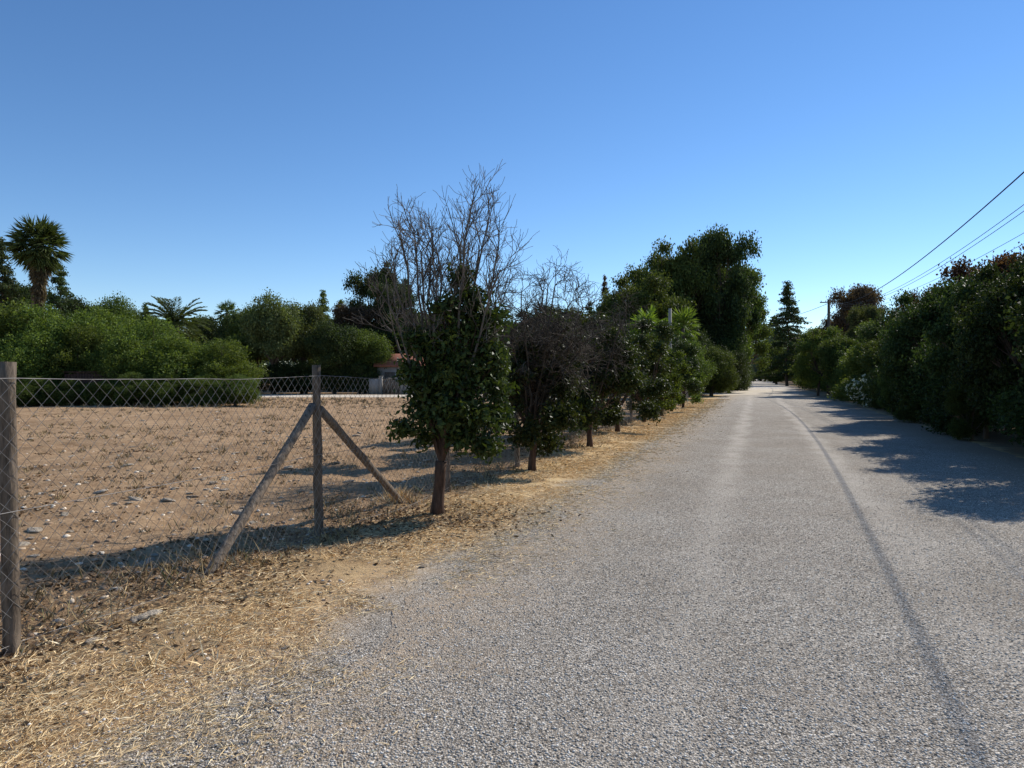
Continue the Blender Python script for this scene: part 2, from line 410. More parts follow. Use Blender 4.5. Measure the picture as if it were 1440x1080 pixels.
add_obj("small_stones", pebbles(Xp,Yp,gh(Xp,Yp)+rad*.12,rad,"small_stones",attr_mat("pale_soil_stone",[(0,(.26,.165,.10)),(.5,(.54,.40,.265)),(1,(.90,.79,.62))]),.5), kind="stuff", label="small pale stones and clods on dry soil", category="stones")

smesh=[]
for i in range(6):
    bpy_m = bpy.data.meshes.new("stone")
    bm = bmesh.new(); bmesh.ops.create_icosphere(bm, subdivisions=3, radius=1)
    o1 = rng.random(3)*50
    cuts = [(Vector(unit(rng.normal(size=3))), .55+.3*rng.random()) for _ in range(7)]
    for v in bm.verts:
        c_ = v.co.copy()
        f = 1+.3*(float(vn(c_.x*1.3+o1[0], c_.y*1.3+c_.z*1.1+o1[1]))-.5)
        c_ = c_*f
        for nn_, dd_ in cuts:
            e_ = c_.dot(nn_)-dd_
            if e_ > 0: c_ -= nn_*e_*.85
        c_.z *= .6; c_.y *= .75; v.co = c_
    bm.to_mesh(bpy_m); bm.free()
    for p in bpy_m.polygons: p.use_smooth = True
    bpy_m.materials.append(M_stone); smesh.append(bpy_m)
spots=[(283,708,.10),(30,772,.08),(205,868,.085),(188,872,.055),(130,900,.05),(185,943,.03),(595,797,.045),(205,798,.08),(400,913,.035),(600,857,.03),
 (405,655,.12),(90,730,.06),(300,682,.09),(160,712,.05),(60,700,.06),(340,668,.07),(245,690,.07),(215,716,.05),(180,712,.06),(475,650,.09),(100,640,.08),(40,612,.08),(330,640,.09),(120,686,.06),(450,880,.025),(520,840,.025),(98,752,.045),(20,735,.05),(270,700,.07),(315,690,.06),(290,690,.05),(230,705,.06)]
pts=[]
for u,v_,r_ in spots:
    Yq = 1600/(v_-528.); pts.append(((u-720)/1000*Yq, Yq, r_))
for _ in range(190):
    Yq = 6+ 30*rng.random()**1.1; Xq = (-.72+.6*rng.random())*Yq
    if Xq*CT-Yq*ST < -4.4: pts.append((Xq,Yq,.03+.08*rng.random()**2))
for x,y,r_ in pts:
    o = add_obj("stone", smesh[rng.integers(6)], loc=(x,y,gz(x,y)+r_*.12), label="pale irregular stone lying on dry soil", category="stone", group="stones scattered over the dry field")
    o.scale = (r_*(.8+.5*rng.random()),r_*.95,r_*(.42+.2*rng.random())); o.rotation_euler = (rng.normal()*.12,rng.normal()*.12,rng.random()*6.28)

# ---------------------------------------------------------------- straw, litter, weeds (stuff)
G = Geo()
N = 130000
Ys = 2.5*np.exp(rng.random(N)*math.log(48/2.5)); ts = -3.1 + rng.normal(size=N)*.58
Xs = (ts + Ys*ST)/CT
dens = .55*vn(Xs/.7,Ys/.7,31)+.45*vn(Xs/.22,Ys/.22,32)+.25*rng.random(N)
k = (dens > .46+.13*np.clip((8-Ys)/5,0,1)) & (np.abs(Xs)<Ys*.8+.3) & (ts>-4.9)
Xs,Ys = Xs[k],Ys[k]; n=len(Xs)
az = rng.random(n)*6.283; til = rng.normal(size=n)*.12
d = np.stack([np.cos(az),np.sin(az),til],-1)
L = .02+.10*rng.random(n)**1.8; W = (.0018+.003*rng.random(n)**2)*(1+Ys/12)
leaves(G, np.stack([Xs,Ys,gh(Xs,Ys)+.006+.012*rng.random(n)],-1), d, L*(1+Ys/30), W, np.clip(rng.normal(size=n)*.22+.6,0,1))
add_obj("straw_litter", G.mesh("straw_litter", M_straw), kind="stuff", label="golden dry straw and leaf litter along the verge", category="straw")
G = Geo()
N = 14000
Ys = 2.6*np.exp(rng.random(N)*math.log(30/2.6)); ts = -4.3 + rng.normal(size=N)*.6
Xs = (ts + Ys*ST)/CT
k = (vn(Xs/.5,Ys/.5,51)+.5*rng.random(N) > .80)&(ts<-2.6); Xs,Ys=Xs[k],Ys[k]
m2 = 3500; cl = rng.integers(0,60,m2); cyy = 5+25*rng.random(60)**1.3; cxx = (-.72+.5*rng.random(60))*cyy
m3 = 2200
Xs = np.concatenate([Xs, cxx[cl]+rng.normal(size=m2)*.16, -.87+rng.normal(size=m3)*.55]); Ys = np.concatenate([Ys, cyy[cl]+rng.normal(size=m2)*.16, 8.0+rng.normal(size=m3)*.5]); n=len(Xs)
az = rng.random(n)*6.283
leaves(G, np.stack([Xs,Ys,gh(Xs,Ys)+.008+.012*rng.random(n)],-1), np.stack([np.cos(az),np.sin(az),rng.normal(size=n)*.35],-1), .03+.04*rng.random(n), .012+.016*rng.random(n), rng.random(n))
add_obj("leaf_litter", G.mesh("leaf_litter", M_litter), kind="stuff", label="dark brown dead leaves under the fence", category="leaf litter")
def tufts(pos, hs, nb, mat, name, label, spread=.5):
    G = Geo()
    for (x,y),h in zip(pos,hs):
        b = int(nb*(.4+rng.random()))
        az = rng.random(b)*6.283; lean = spread*(.3+rng.random(b))
        d = np.stack([np.cos(az)*lean,np.sin(az)*lean,np.ones(b)],-1); d = unit(d)
        Lb = h*(.3+.9*rng.random(b))
        base = np.stack([x+rng.normal(size=b)*h*.3, y+rng.normal(size=b)*h*.3, np.full(b,gz(x,y))],-1)
        leaves(G, base+d*Lb[:,None]*.5, d, Lb, .004+.003*rng.random(b)+.0005*y, rng.random(b))
    add_obj(name, G.mesh(name, mat), kind="stuff", label=label, category="dry grass")
pos=[];hs=[]
for _ in range(2500):
    Yq = 4+ 38*rng.random()**1.1; Xq = (-.78+.75*rng.random())*Yq
    if Xq*CT-Yq*ST < -4.3 and vn(Xq/2.2,Yq/2.2,71)+.25*rng.random()>.58: pos.append((Xq,Yq)); hs.append(.03+.16*rng.random()**3)
for _ in range(700):
    Yq = 34+ 15*rng.random(); Xq = (-.78+.75*rng.random())*Yq; pos.append((Xq,Yq)); hs.append(.08+.25*rng.random()**2)
for _ in range(300):
    Yq = 3+ 34*rng.random()**1.4; q_ = cy(-4.35+rng.normal()*.22, Yq); pos.append((q_[0],q_[1])); hs.append(.06+.28*rng.random()**2)
tufts(pos,hs,14,M_weed,"dry_weeds","sparse dry brown weeds on the field and fence line",.9)
pos=[];hs=[]
for _ in range(170):
    Yq = 2.7+ 16*rng.random()**1.6; q_ = cy(-3.9+rng.normal()*.4, Yq); pos.append((q_[0],q_[1])); hs.append(.03+.10*rng.random()**2)
for _ in range(30):
    pos.append((-1.45+rng.normal()*.06, 9.0+rng.normal()*.12)); hs.append(.22)
for _ in range(8):
    pos.append((-1.93+rng.normal()*.1, 3.95+rng.normal()*.1)); hs.append(.14)
tufts(pos,hs,14,M_straw,"dry_grass","straw coloured dry grass tufts on the verge",1.4)

# ---------------------------------------------------------------- fence
fence = thing("chain_link_fence", "rusty chain link fence on weathered wooden posts beside a dry field", "fence", loc=tuple(cy(-4.35,4.13)))
FO = cy(-4.35,4.13)
def fpt(Yv, off=0., z=0.):
    p = cy(-4.35, Yv, z) - FO; p[2]=z
    return p + np.array([CT*off, -ST*off, 0])
wr = .0018
G = Geo()
Y0, Y1 = 2.6, 44.0
smax = (Y1-Y0)/CT; a_ = .048
nw = int(smax/a_)
zt = 1.59
rows = 31
def warp(s, z):
    Yv = Y0 + s*CT
    post_ph = (Yv-4.13)/2.92
    b = .05*(vn(s/.8, z*1.5, 41)-.5)*2*np.clip(1.3-z,.2,1) + .14*np.sin(math.pi*fr(post_ph))*np.clip(.8-z,0,.8)
    sag = -.022*np.sin(math.pi*fr(post_ph))*(z/1.5) + .02*(vn(s/.5,z*2,43)-.5)
    ds = .03*(vn(s/.4,z*3,44)-.5) + .04*(vn(s/1.5,z*1.2,45)-.5)
    Y2 = Yv + ds*CT
    X2 = -4.35 + K*Y2
    off = .055 + b
    x = X2 + CT*off; y = Y2 - ST*off
    zz = z + sag
    return np.stack([x-FO[0], y-FO[1], zz], -1)
zr = np.linspace(-.03, zt, rows+1)
for j in range(nw):
    i = np.arange(rows+1)
    odd = (i + j) % 2
    s = j*a_ + (odd-.5)*a_
    P_ = warp(s, zr)
    tube(G, P_, wr*(1+.004*j*a_), k=3, cap=False)
add_obj("wire_mesh", G.mesh("wire_mesh", M_wire, True), fence)
G = Geo()
for z_ in (zt, .82, .04):
    s = np.linspace(0, smax, 400)
    tube(G, warp(s, np.full(400,z_)), .0022, k=4, cap=False)
add_obj("tension_wire", G.mesh("tension_wire", M_wire, True), fence)
pY = [4.13+2.92*i for i in range(14)]
for i, Yv in enumerate(pY):
    p = fpt(Yv); wx = p+FO; g0 = gz(wx[0],wx[1])
    G = Geo(); n = 12
    z = np.linspace(g0-.15, 1.66+.03*rng.normal(), n)
    pp = np.stack([np.full(n,p[0])+rng.normal(size=n)*.003+np.linspace(0,rng.normal()*.02,n), np.full(n,p[1])+rng.normal(size=n)*.003, z],-1)
    tube(G, pp, .044*(1+rng.normal(size=n)*.03)*np.linspace(1.06,.95,n), k=12)
    add_obj("post", G.mesh("post", M_wood, True), fence)
for (Ya, za, Yb) in ((7.0,1.30,5.39),(7.12,1.26,9.04)):
    A = fpt(Ya, -.03, za); B = fpt(Yb, .08 if Yb<7 else -.12, -.1)
    G = Geo(); n=10; q_ = np.linspace(0,1,n)[:,None]
    tube(G, A*(1-q_)+B*q_+rng.normal(size=(n,3))*.003, .042*(1+rng.normal(size=n)*.03), k=12)
    add_obj("brace", G.mesh("brace", M_wood2, True), fence, label="diagonal round timber brace leaning to the post")

# ---------------------------------------------------------------- orchard trees
def trunk_limbs(G, blobs, h0, r0, r=rng, base=(0,0,0), nmax=9, rl=.45):
    top = np.array([base[0]+r.normal()*.05*h0, base[1]+r.normal()*.05*h0, h0])
    p = curve_pts(base, top, 6, .1, r); p[0,2] -= .05
    tube(G, p, r0*np.array([1.35,1.05,.95,.9,.9,.95]), k=10, cap=True, a=.4)
    for b in blobs[:nmax]:
        q_ = curve_pts(top-np.array([0,0,.03*h0]), np.array(b[:3])+r.normal(size=3)*np.array(b[3:])*.3, 7, .2, r, .15)
        tube(G, q_, np.linspace(r0*rl, r0*.10, 7), k=6, cap=False, a=.3)
        for _ in range(4):
            i = r.integers(2,6)
            e = np.array(b[:3]) + unit(r.normal(size=3))*np.array(b[3:])*.85
            tube(G, curve_pts(q_[i], e, 5, .15, r), np.linspace(r0*.14, r0*.04, 5), k=4, cap=False, a=.3)
r1 = np.random.default_rng(3)
b1 = [(.30,0,2.70,.12,.2,.16),(.40,.1,2.48,.18,.22,.15),(.14,-.1,2.36,.18,.25,.15),(.60,0,2.24,.18,.22,.15),(.36,-.05,2.18,.2,.25,.16),(.14,-.05,2.04,.24,.3,.18),(-.12,0,1.92,.2,.28,.16),(-.30,0,2.04,.12,.2,.11),(.50,0,1.90,.26,.3,.2),
      (.70,0,1.80,.16,.25,.14),(.28,-.1,1.58,.34,.38,.24),(-.10,-.05,1.54,.26,.34,.2),(-.12,0,1.22,.22,.28,.17),(-.36,-.1,1.00,.16,.22,.10),(.70,.1,1.48,.17,.28,.17),(.40,-.1,1.16,.30,.38,.22),(.58,0,.78,.16,.25,.12),(.72,.1,1.12,.13,.22,.16),(.10,-.15,1.2,.26,.34,.2),(-.12,-.1,.92,.14,.2,.10),(.30,-.1,.88,.2,.25,.13),(-.32,-.05,1.66,.13,.2,.11),(.08,-.1,1.78,.2,.2,.14)]
T1 = thing("citrus_tree","half dead citrus tree with bare upper branches and glossy dark leaves","tree",loc=(-.87,8.2,gz(-.87,8.2)),group="citrus trees in a row along the verge")
G = Geo(); trunk_limbs(G, b1, .62, .072, r1, nmax=12, rl=.40)
add_obj("trunk", G.mesh("trunk", M_barkr, True), T1)
G = Geo()
for (dx,z,m) in ((-.46,3.35,1),(-.62,2.85,.6),(-.32,3.45,1),(-.12,3.15,1),(.1,3.2,1),(.28,3.3,1),(.46,3.7,1),(.62,3.7,1),(.78,3.25,1),(.88,2.75,.7),(-.52,3.1,.8),(0,3.15,1),(.56,3.3,1),(-.70,2.4,.35),(-.22,3.25,1),(.84,3.0,.8)):
    dy = .05+r1.normal()*.3
    s0 = np.array([.05,.02,.75]); e = np.array([dx*.88, dy, z-.22])
    mid = np.array([dx*.48, .05+dy*.5, 1.6+.2*r1.random()])
    tq = np.linspace(0,1,10)[:,None]
    p = (1-tq)**2*s0 + 2*tq*(1-tq)*mid + tq**2*e + r1.normal(size=(10,3))*.022
    tube(G, p, np.linspace(.025,.009,10), k=6, cap=False, a=.55)
    for i in (4,5,6,6,7,7,8,8,8,9,9):
        if r1.random() > m: continue
        d0 = unit(p[min(i+1,9)]-p[max(i-1,0)])
        twig(G, p[i], rot_dir(d0, .25+.45*r1.random(), r1), .30+.18*r1.random(), .0072, 2, r1, .10, (3,4), .17, .0023)
add_obj("dead_branches", G.mesh("dead_branches", M_twig), T1, label="bare grey dead branches and twigs")
G = Geo(); cloud(G, b1, 1350, 11, .048, .078, .034, r1, zmin=.42, inner=.1, jit=.28)
add_obj("crown", G.mesh("crown", M_citrus), T1)

def orchard(c, Yv, leafh, topz, wid, ndead, seed, mat, nl=1000, label="citrus tree with dense dark glossy foliage", dw=1.0, zlo=.42):
    r = np.random.default_rng(seed); p0 = cy(c,Yv)
    T_ = thing("citrus_tree", label, "tree", loc=(p0[0],p0[1],gz(p0[0],p0[1])), group="citrus trees in a row along the verge")
    bl = []
    for _ in range(28):
        z = zlo + (leafh-.15-zlo)*r.random(); w = wid*(.95-.5*abs(z/leafh-.45))
        a = r.random()*6.283; q_ = w*.85*r.random()**.5
        s = .14+.24*r.random()
        bl.append((q_*math.cos(a), q_*math.sin(a), z, s, s, s*.72))
    G = Geo(); trunk_limbs(G, bl, .6, .065, r, nmax=8)
    add_obj("trunk", G.mesh("trunk", M_barkr, True), T_)
    if ndead:
        G = Geo()
        for _ in range(ndead):
            a = r.random()*6.283; rr = dw*r.random()**.5
            e = np.array([rr*math.cos(a)+.15, rr*math.sin(a), leafh*.6+(topz-leafh*.6)*(.1+.72*r.random())])
            mid = np.array([e[0]*.4, e[1]*.4, 1.5]); s0 = np.array([0,0,.7]); tq = np.linspace(0,1,7)[:,None]
            p = (1-tq)**2*s0 + 2*tq*(1-tq)*mid + tq**2*e + r.normal(size=(7,3))*.03
            tube(G, p, np.linspace(.026,.010,7), k=5, cap=False, a=.45)
            for i in (2,3,4,4,5,5,6,6,6):
                d0 = unit(p[min(i+1,6)]-p[max(i-1,0)])
                twig(G, p[i], rot_dir(d0, .4+.9*r.random(), r), .34+.2*r.random(), .0078, 2, r, -.01, (3,5), .27, .003)
        add_obj("dead_branches", G.mesh("dead_branches", M_twigd), T_, label="tangled bare brown twigs")
    G = Geo(); cloud(G, bl, nl, 12, .065, .08, .038, r, zmin=.2, inner=.1, jit=.22)
    add_obj("crown", G.mesh("crown", mat), T_)
half = "half dead citrus tree with tangled bare twigs above dark leaves"
orchard(-3.83,12.1,2.25,3.6,.92,32,21,M_citrus,1250,half,.9)
orchard(-3.75,15.9,3.0,3.6,1.2,8,22,M_citrus,1900,half,.95)
orchard(-3.9,19.8,3.3,3.5,1.4,2,23,M_citrus,2200)
orchard(-3.8,23.7,3.3,3.1,1.5,0,24,M_citrus,2200)
orchard(-3.7,27.6,3.3,3.2,1.5,0,25,M_citrusb,2000,"citrus tree with bright green young leaves")
orchard(-3.8,31.5,3.5,3.3,1.6,0,26,M_citrus,2000)
orchard(-3.7,35.4,3.0,3.3,1.5,0,27,M_citrusb,1800,"citrus tree with bright green young leaves")
orchard(-5.7,14.4,2.6,3.2,1.1,0,28,M_citrus,1200)
orchard(-5.9,18.4,3.1,3.3,1.3,0,29,M_citrus,1600)

# ---------------------------------------------------------------- templates for other trees (unit size)
def tmpl(seed, kind, ncl=3000, per=12, L=.022, W=.013):
    r = np.random.default_rng(seed); GT = Geo(); GC = Geo()
    if kind == 'round':
        bl = sub_blobs((0,0,.62),(.42,.42,.34),18,.40,r)
        trunk_limbs(GT, bl, .28, .028, r, nmax=12); cloud(GC, bl, ncl, per, .026, L, W, r, inner=.45, jit=.16)
    elif kind == 'bush':
        bl = sub_blobs((0,0,.42),(.46,.46,.50),20,.38,r,lo=-.7)
        trunk_limbs(GT, bl, .2, .03, r, nmax=10); cloud(GC, bl, ncl, per, .02, L, W, r, inner=.6)
    elif kind == 'open':
        bl = []
        for _ in range(42):
            z = .22+.72*r.random()**.85; w = .47*(1-1.0*abs(z-.55)); a = r.random()*6.283; q_=w*(.2+.8*r.random()**.5)
            s = .035+.07*r.random(); bl.append((q_*math.cos(a),q_*math.sin(a),z,s*1.6,s*1.6,s*.75))
        trunk_limbs(GT, bl, .3, .02, r, nmax=42); cloud(GC, bl, ncl, per, .022, L, W, r, inner=.15, jit=.25)
    elif kind == 'conifer':
        tube(GT, curve_pts((0,0,-.02),(0,0,.99),8,.01,r), np.linspace(.02,.002,8), k=8)
        C=[];D_=[];v_=[]
        z = .10
        while z < .985:
            nb = r.integers(5,8); rr = .50*(1-z)**.9*(.7+.5*r.random())+.012
            for _ in range(nb):
                a = r.random()*6.283; rb = rr*(.55+.6*r.random()); zz = z+.010*r.normal(); b_ = np.array([math.cos(a),math.sin(a),.1])
                e = np.array([0,0,zz])+b_*rb; e[2] -= rb*.2
                tube(GT, curve_pts((0,0,zz),e,4,.05,r,.3), np.linspace(.005,.0015,4), k=3, cap=False)
                m = int(24+330*rb); q_ = r.random(m)**.6
                p = np.array([0,0,zz])*(1-q_[:,None]) + e*q_[:,None]; p[:,2] += .3*rb*q_*(1-q_)
                p += r.normal(size=(m,3))*np.array([.02,.02,.008])
                C.append(p); D_.append(b_*.7+r.normal(size=(m,3))*.5+np.array([0,0,-.3])); v_.append(np.clip(.5*r.random()+.5*r.random(m),0,1))
            z += .03+.024*r.random()
        leaves(GC, np.vstack(C), np.vstack(D_), L*1.3, W*.85, np.concatenate(v_), r)
    elif kind == 'shrub':
        bl=[]
        for _ in range(26):
            a=r.random()*6.283; z=.06+.84*r.random()**.9; q_=.38*r.random()**.5*(1.1-.5*z); s=.07+.11*r.random()
            bl.append((q_*math.cos(a),q_*math.sin(a),z,s,s,s*.8))
        trunk_limbs(GT, bl, .12, .02, r, nmax=8); cloud(GC, bl, ncl, per, .024, L, W, r, zmin=.0, inner=.3)
    return GT.mesh("trunk", M_bark, True), GC.mesh("crown", M_mid)
TM = {}
TM['round'] = [tmpl(101,'round',3300), tmpl(102,'round',3300)]
TM['bush'] = [tmpl(103,'bush',4000,13,.019,.011), tmpl(104,'bush',4000,13,.019,.011)]
TM['open'] = [tmpl(105,'open',2900), tmpl(106,'open',2900)]
TM['conifer'] = [tmpl(107,'conifer'), tmpl(108,'conifer')]
TM['shrub'] = [tmpl(109,'shrub',3800,13,.022,.012), tmpl(110,'shrub',3800,13,.022,.012), tmpl(111,'shrub',3800,13,.022,.012)]
cnt = 0
def tree(x, y, H, W, kind, mat, name, label, cat="tree", group=None, z=0.0):
    global cnt; cnt += 1
    T_ = thing(name, label, cat, loc=(x,y,z), group=group, rot=rng.random()*6.28)
    tm = TM[kind][cnt % len(TM[kind])]
    for nm, me, mt in (("trunk",tm[0],M_bark),("crown",tm[1],mat)):
        o = add_obj(nm, me, T_); o.scale = (W,W,H)
        o.material_slots[0].link = 'OBJECT'; o.material_slots[0].material = mt
def ux(u, Y): return (u-720)/1000*Y
def uz(v, Y): return 1.6+(528-v)/1000*Y

gR = "dark trees forming a tall hedge along the road"
for (c,yv,H,W,m) in ((7.2,7.6,3.5,4.2,0),(6.9,10.4,3.3,3.6,0),(6.7,13.4,3.7,4.0,0),(7.0,16.0,4.2,4.2,0),(6.8,19.2,3.8,4.4,0),(7.2,22.2,4.6,4.4,0),(6.9,25.4,4.1,4.6,0),(7.4,28.4,4.8,4.2,1),(7.2,31.2,4.2,4.6,2),(7.5,34.2,4.9,4.4,1),(7.3,37.4,4.2,4.6,2),(7.5,40.6,4.7,4.6,1)):
    p = cy(c,yv); mt = (M_hedged,M_dark,M_mid)[m]
    tree(p[0],p[1],H,W,'shrub',mt,"hedge_tree","dense dark green tree in a tall roadside hedge" if m<2 else "lighter green tree in the roadside hedge","tree",gR)
for (c,yv,H,W) in ((8.6,9.5,3.7,4.2),(8.9,14.8,3.9,4.2),(9.2,20.6,4.4,4.4),(9.4,26.8,4.7,4.4),(9.4,32.6,4.9,4.6),(9.2,38.8,4.9,4.6)):
    p = cy(c,yv); tree(p[0],p[1],H,W,'shrub',M_hedged,"hedge_tree","dense dark green tree in a tall roadside hedge","tree",gR)
for (c,yv,H,W) in ((5.9,11.6,3.9,3.2),(5.8,14.9,4.0,3.0),(5.8,18.0,4.1,3.2),(6.0,23.6,4.4,3.6)):
    p = cy(c,yv); tree(p[0],p[1],H,W,'open',M_hedged,"hedge_tree","dark green tree with branches overhanging the road edge","tree",gR)
for (c,yv,H,W) in ((7.6,14.4,4.5,3.6),(7.7,17.6,4.9,3.6),(7.8,20.6,5.1,3.8),(8.0,24.5,5.6,4.0),(8.2,33,5.7,3.4)):
    p = cy(c,yv); tree(p[0],p[1],H,W,'open',M_red,"plum_tree","purple leaf plum tree rising above the green hedge","tree","reddish plum trees behind the hedge")
for (c,yv,H) in ((5.5,29,1.7),(5.4,24.5,1.5),(5.7,34,1.9),(5.3,17.5,1.4)):
    p = cy(c,yv); tree(p[0],p[1],H,1.6,'shrub',M_mid,"roadside_shrub","small green shrub at the foot of the hedge","shrub")
for j in range(8):
    yv = 44+ j*6.0; p = cy(7.6+.3*rng.normal(), yv)
    tree(p[0],p[1],4.0+1.5*rng.random(),6.0,'bush' if j%2 else 'shrub',M_bush if j%2==0 else M_mid,"hedge_bush","lighter green rounded bush lining the gravel road","bush","green bushes lining the road")
for j in range(7):
    yv = 95+ j*14; p = cy(9.0+rng.normal(), yv)
    tree(p[0],p[1],6.5+2.5*rng.random(),9,'bush',M_haze if j>1 else M_mid,"roadside_tree","hazy green tree beside the far end of the road","tree","distant roadside trees")
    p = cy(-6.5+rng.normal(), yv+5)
    tree(p[0],p[1],7+3*rng.random(),9,'bush',M_haze if j>1 else M_mid,"roadside_tree","hazy green tree beside the far end of the road","tree","distant roadside trees")
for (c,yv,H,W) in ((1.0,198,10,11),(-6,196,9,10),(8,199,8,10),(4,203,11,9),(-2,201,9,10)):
    p = cy(c,yv); tree(p[0],p[1],H,W,'bush',M_haze,"roadside_tree","haze-tinted green tree closing the far end of the road","tree","distant roadside trees")
p = cy(5.7,36.0)
T_ = thing("oleander_bush","oleander bush with white flowers at the road edge","bush",loc=(p[0],p[1],0))
r = np.random.default_rng(55); bl = [(r.normal()*.4,r.normal()*.4,.4+1.0*r.random(),.4,.4,.4) for _ in range(10)]
G = Geo(); trunk_limbs(G, bl, .25, .03, r); add_obj("stems", G.mesh("stems", M_bark, True), T_)
G = Geo(); cloud(G, bl, 600, 10, .07, .12, .03, r); add_obj("foliage", G.mesh("foliage", M_bush), T_)
G = Geo(); cloud(G, bl, 300, 6, .03, .08, .07, r, inner=.95); add_obj("flowers", G.mesh("flowers", M_white), T_)

p = (ux(1107,110),110); tree(p[0],p[1],uz(398,110),12.5,'conifer',M_dark,"conifer_tree","tall dark conifer with layered drooping branches")
p = (ux(1088,150),150); tree(p[0],p[1],uz(445,150),14,'conifer',M_haze,"conifer_tree","distant haze-tinted conifer at the road end")
p = (ux(1140,130),130); tree(p[0],p[1],uz(455,130),10,'round',M_mid,"broadleaf_tree","rounded green tree behind the hedge")
p = (ux(1092,128),128); tree(p[0],p[1],uz(470,128),7,'bush',M_mid,"broadleaf_tree","rounded green tree behind the hedge")
for (u,v_,Y_,W) in ((1205,402,72,6.2),(1185,425,75,5)):
    tree(ux(u,Y_),Y_,uz(v_,Y_),W,'open',M_rust,"rust_leaf_tree","tree with rusty brown foliage above the hedge")
tree(ux(1215,60),60,uz(430,60),3.5,'open',M_olive,"broadleaf_tree","slender olive green tree above the hedge")
tree(ux(1150,56),56,uz(462,56),4.4,'open',M_bush,"broadleaf_tree","lighter green tree above the hedge")
tree(ux(1180,52),52,uz(472,52),4,'shrub',M_mid,"hedge_bush","lighter green rounded bush lining the gravel road","bush","green bushes lining the road")
# big trees left of the road
for (u,v_,Y_,W,k_,m,lb_) in ((945,343,70,8.5,'open',M_mid,"tall uneven tree beside the crossing"),(922,372,73,8.5,'open',M_mid,"tall uneven tree beside the crossing"),
  (962,356,74,7.6,'round',M_dark,"tall dark rounded tree beside the crossing"),(1014,326,72,8.4,'open',M_dark,"tall open branched tree beside the crossing"),
  (1002,368,76,7.8,'round',M_mid,"tall rounded tree beside the crossing"),(1026,372,74,7.6,'open',M_mid,"tall open branched tree beside the crossing"),
  (985,352,75,7.5,'open',M_dark,"tall uneven tree beside the crossing"),(975,415,70,9.5,'bush',M_dark,"dense dark tree beside the crossing"),(1005,430,71,7.5,'bush',M_dark,"dense dark tree beside the crossing"),
  (1050,425,80,6.0,'open',M_mid,"drooping green tree beside the crossing"),(905,390,62,8.2,'open',M_mid,"green rounded tree behind the citrus row"),(912,408,64,8,'round',M_mid,"green rounded tree behind the citrus row"),(885,412,66,7.5,'open',M_olive,"olive green tree behind the citrus row")):
    tree(ux(u,Y_),Y_,uz(v_,Y_),W,k_,m,"tall_tree",lb_,"tree","tall trees beside the crossing")
for (u,v_,Y_,W,m) in ((965,470,48,4.2,M_mid),(1000,478,55,4.5,M_mid),(1025,480,64,4.5,M_dark),(975,450,60,6,M_dark),(1035,500,76,4.5,M_mid),(930,462,50,4.8,M_mid),(1040,500,88,4,M_dark)):
    tree(ux(u,Y_),Y_,uz(v_,Y_),W,'bush',m,"roadside_bush","dense green bush beside the gravel road","bush","bushes beside the crossing")
for (u,v_,Y_,W) in ((12,404,42,7.6),(80,414,41,6.6),(142,412,42,6.8),(196,432,41,5.8),(262,458,40,6.4),(305,468,40,5.4),(-40,410,42,6),(228,462,41,5.2),(40,440,39.5,5.5),(110,445,40.2,5),(165,455,39.5,4.6)):
    tree(ux(u,Y_),Y_,uz(v_,Y_),W,'bush',M_bush,"pepper_tree","large rounded green bush at the field edge","bush","large rounded bushes at the field edge")
for (u,v_,W) in ((15,522,3.4),(60,524,3.4),(105,530,2.6),(150,528,2.6),(195,518,3.4),(240,520,3.4),(285,520,3.4),(330,520,3),(-40,520,3)):
    tree(ux(u,37.2),37.2,uz(v_,37.2),W,'bush',M_mid,"low_hedge_bush","low clipped green bush behind the field","bush","low bushes behind the field")
L_ = [(320,470,62,6,'round',M_mid),(345,440,70,6,'open',M_dark),(385,413,62,7.2,'round',M_olive),(425,418,64,6,'round',M_olive),(360,428,66,6,'round',M_mid),(455,410,90,8,'conifer',M_mid),(480,422,85,8,'conifer',M_mid),
 (500,430,75,7,'open',M_rust),(470,450,62,6,'round',M_dark),(515,455,64,6,'round',M_mid),(545,368,78,9,'conifer',M_dark),(528,380,82,8,'open',M_dark),(570,392,78,8,'conifer',M_dark),(556,400,76,7,'open',M_dark),
 (300,445,80,8,'round',M_dark),(600,430,75,8,'round',M_dark),(650,440,72,8,'round',M_dark),(700,435,75,8,'round',M_mid),(750,430,75,8,'open',M_dark),(800,425,72,7,'round',M_mid),(850,388,78,4.4,'conifer',M_rust),(868,440,70,7,'round',M_dark),(830,425,80,7,'conifer',M_dark),
 (3,338,68,8.5,'conifer',M_dark),(85,372,70,8,'conifer',M_dark),(110,408,80,8,'round',M_dark),(150,414,80,8,'round',M_mid),(35,400,75,7,'open',M_dark),(200,432,85,6,'round',M_mid),(205,428,80,6,'conifer',M_mid),(275,445,84,7,'open',M_mid)]
for (u,v_,Y_,W,k_,m) in L_:
    nm = {'round':"broadleaf_tree",'open':"broadleaf_tree",'conifer':"conifer_tree"}[k_]
    lb = {'round':"rounded leafy tree beyond the dry field",'open':"open crowned tree beyond the dry field",'conifer':"pointed conifer beyond the dry field"}[k_]
    tree(ux(u,Y_),Y_,uz(v_,Y_),W,k_,m,nm,lb,"tree","mixed trees beyond the dry field")
for (u,v_,Y_,W) in ((340,505,56,5),(385,500,56,6),(430,500,57,5.5),(470,498,57,5),(505,498,57,4.5),(600,505,56,3.0),(620,500,58,5),(665,500,58,6),(700,500,58,6),(760,500,56,6),(820,500,54,6),(870,500,52,5),(300,510,56,5)):
    tree(ux(u,Y_+6),Y_+6,uz(v_,Y_),W,'bush',M_dark,"hedge_bush","dark hedge bush beyond the dirt track","bush","hedge beyond the dirt track")
G = Geo(); r = np.random.default_rng(77); n = 90000
xx = -230+ 520*r.random(n); yy = 205+25*r.random(n)
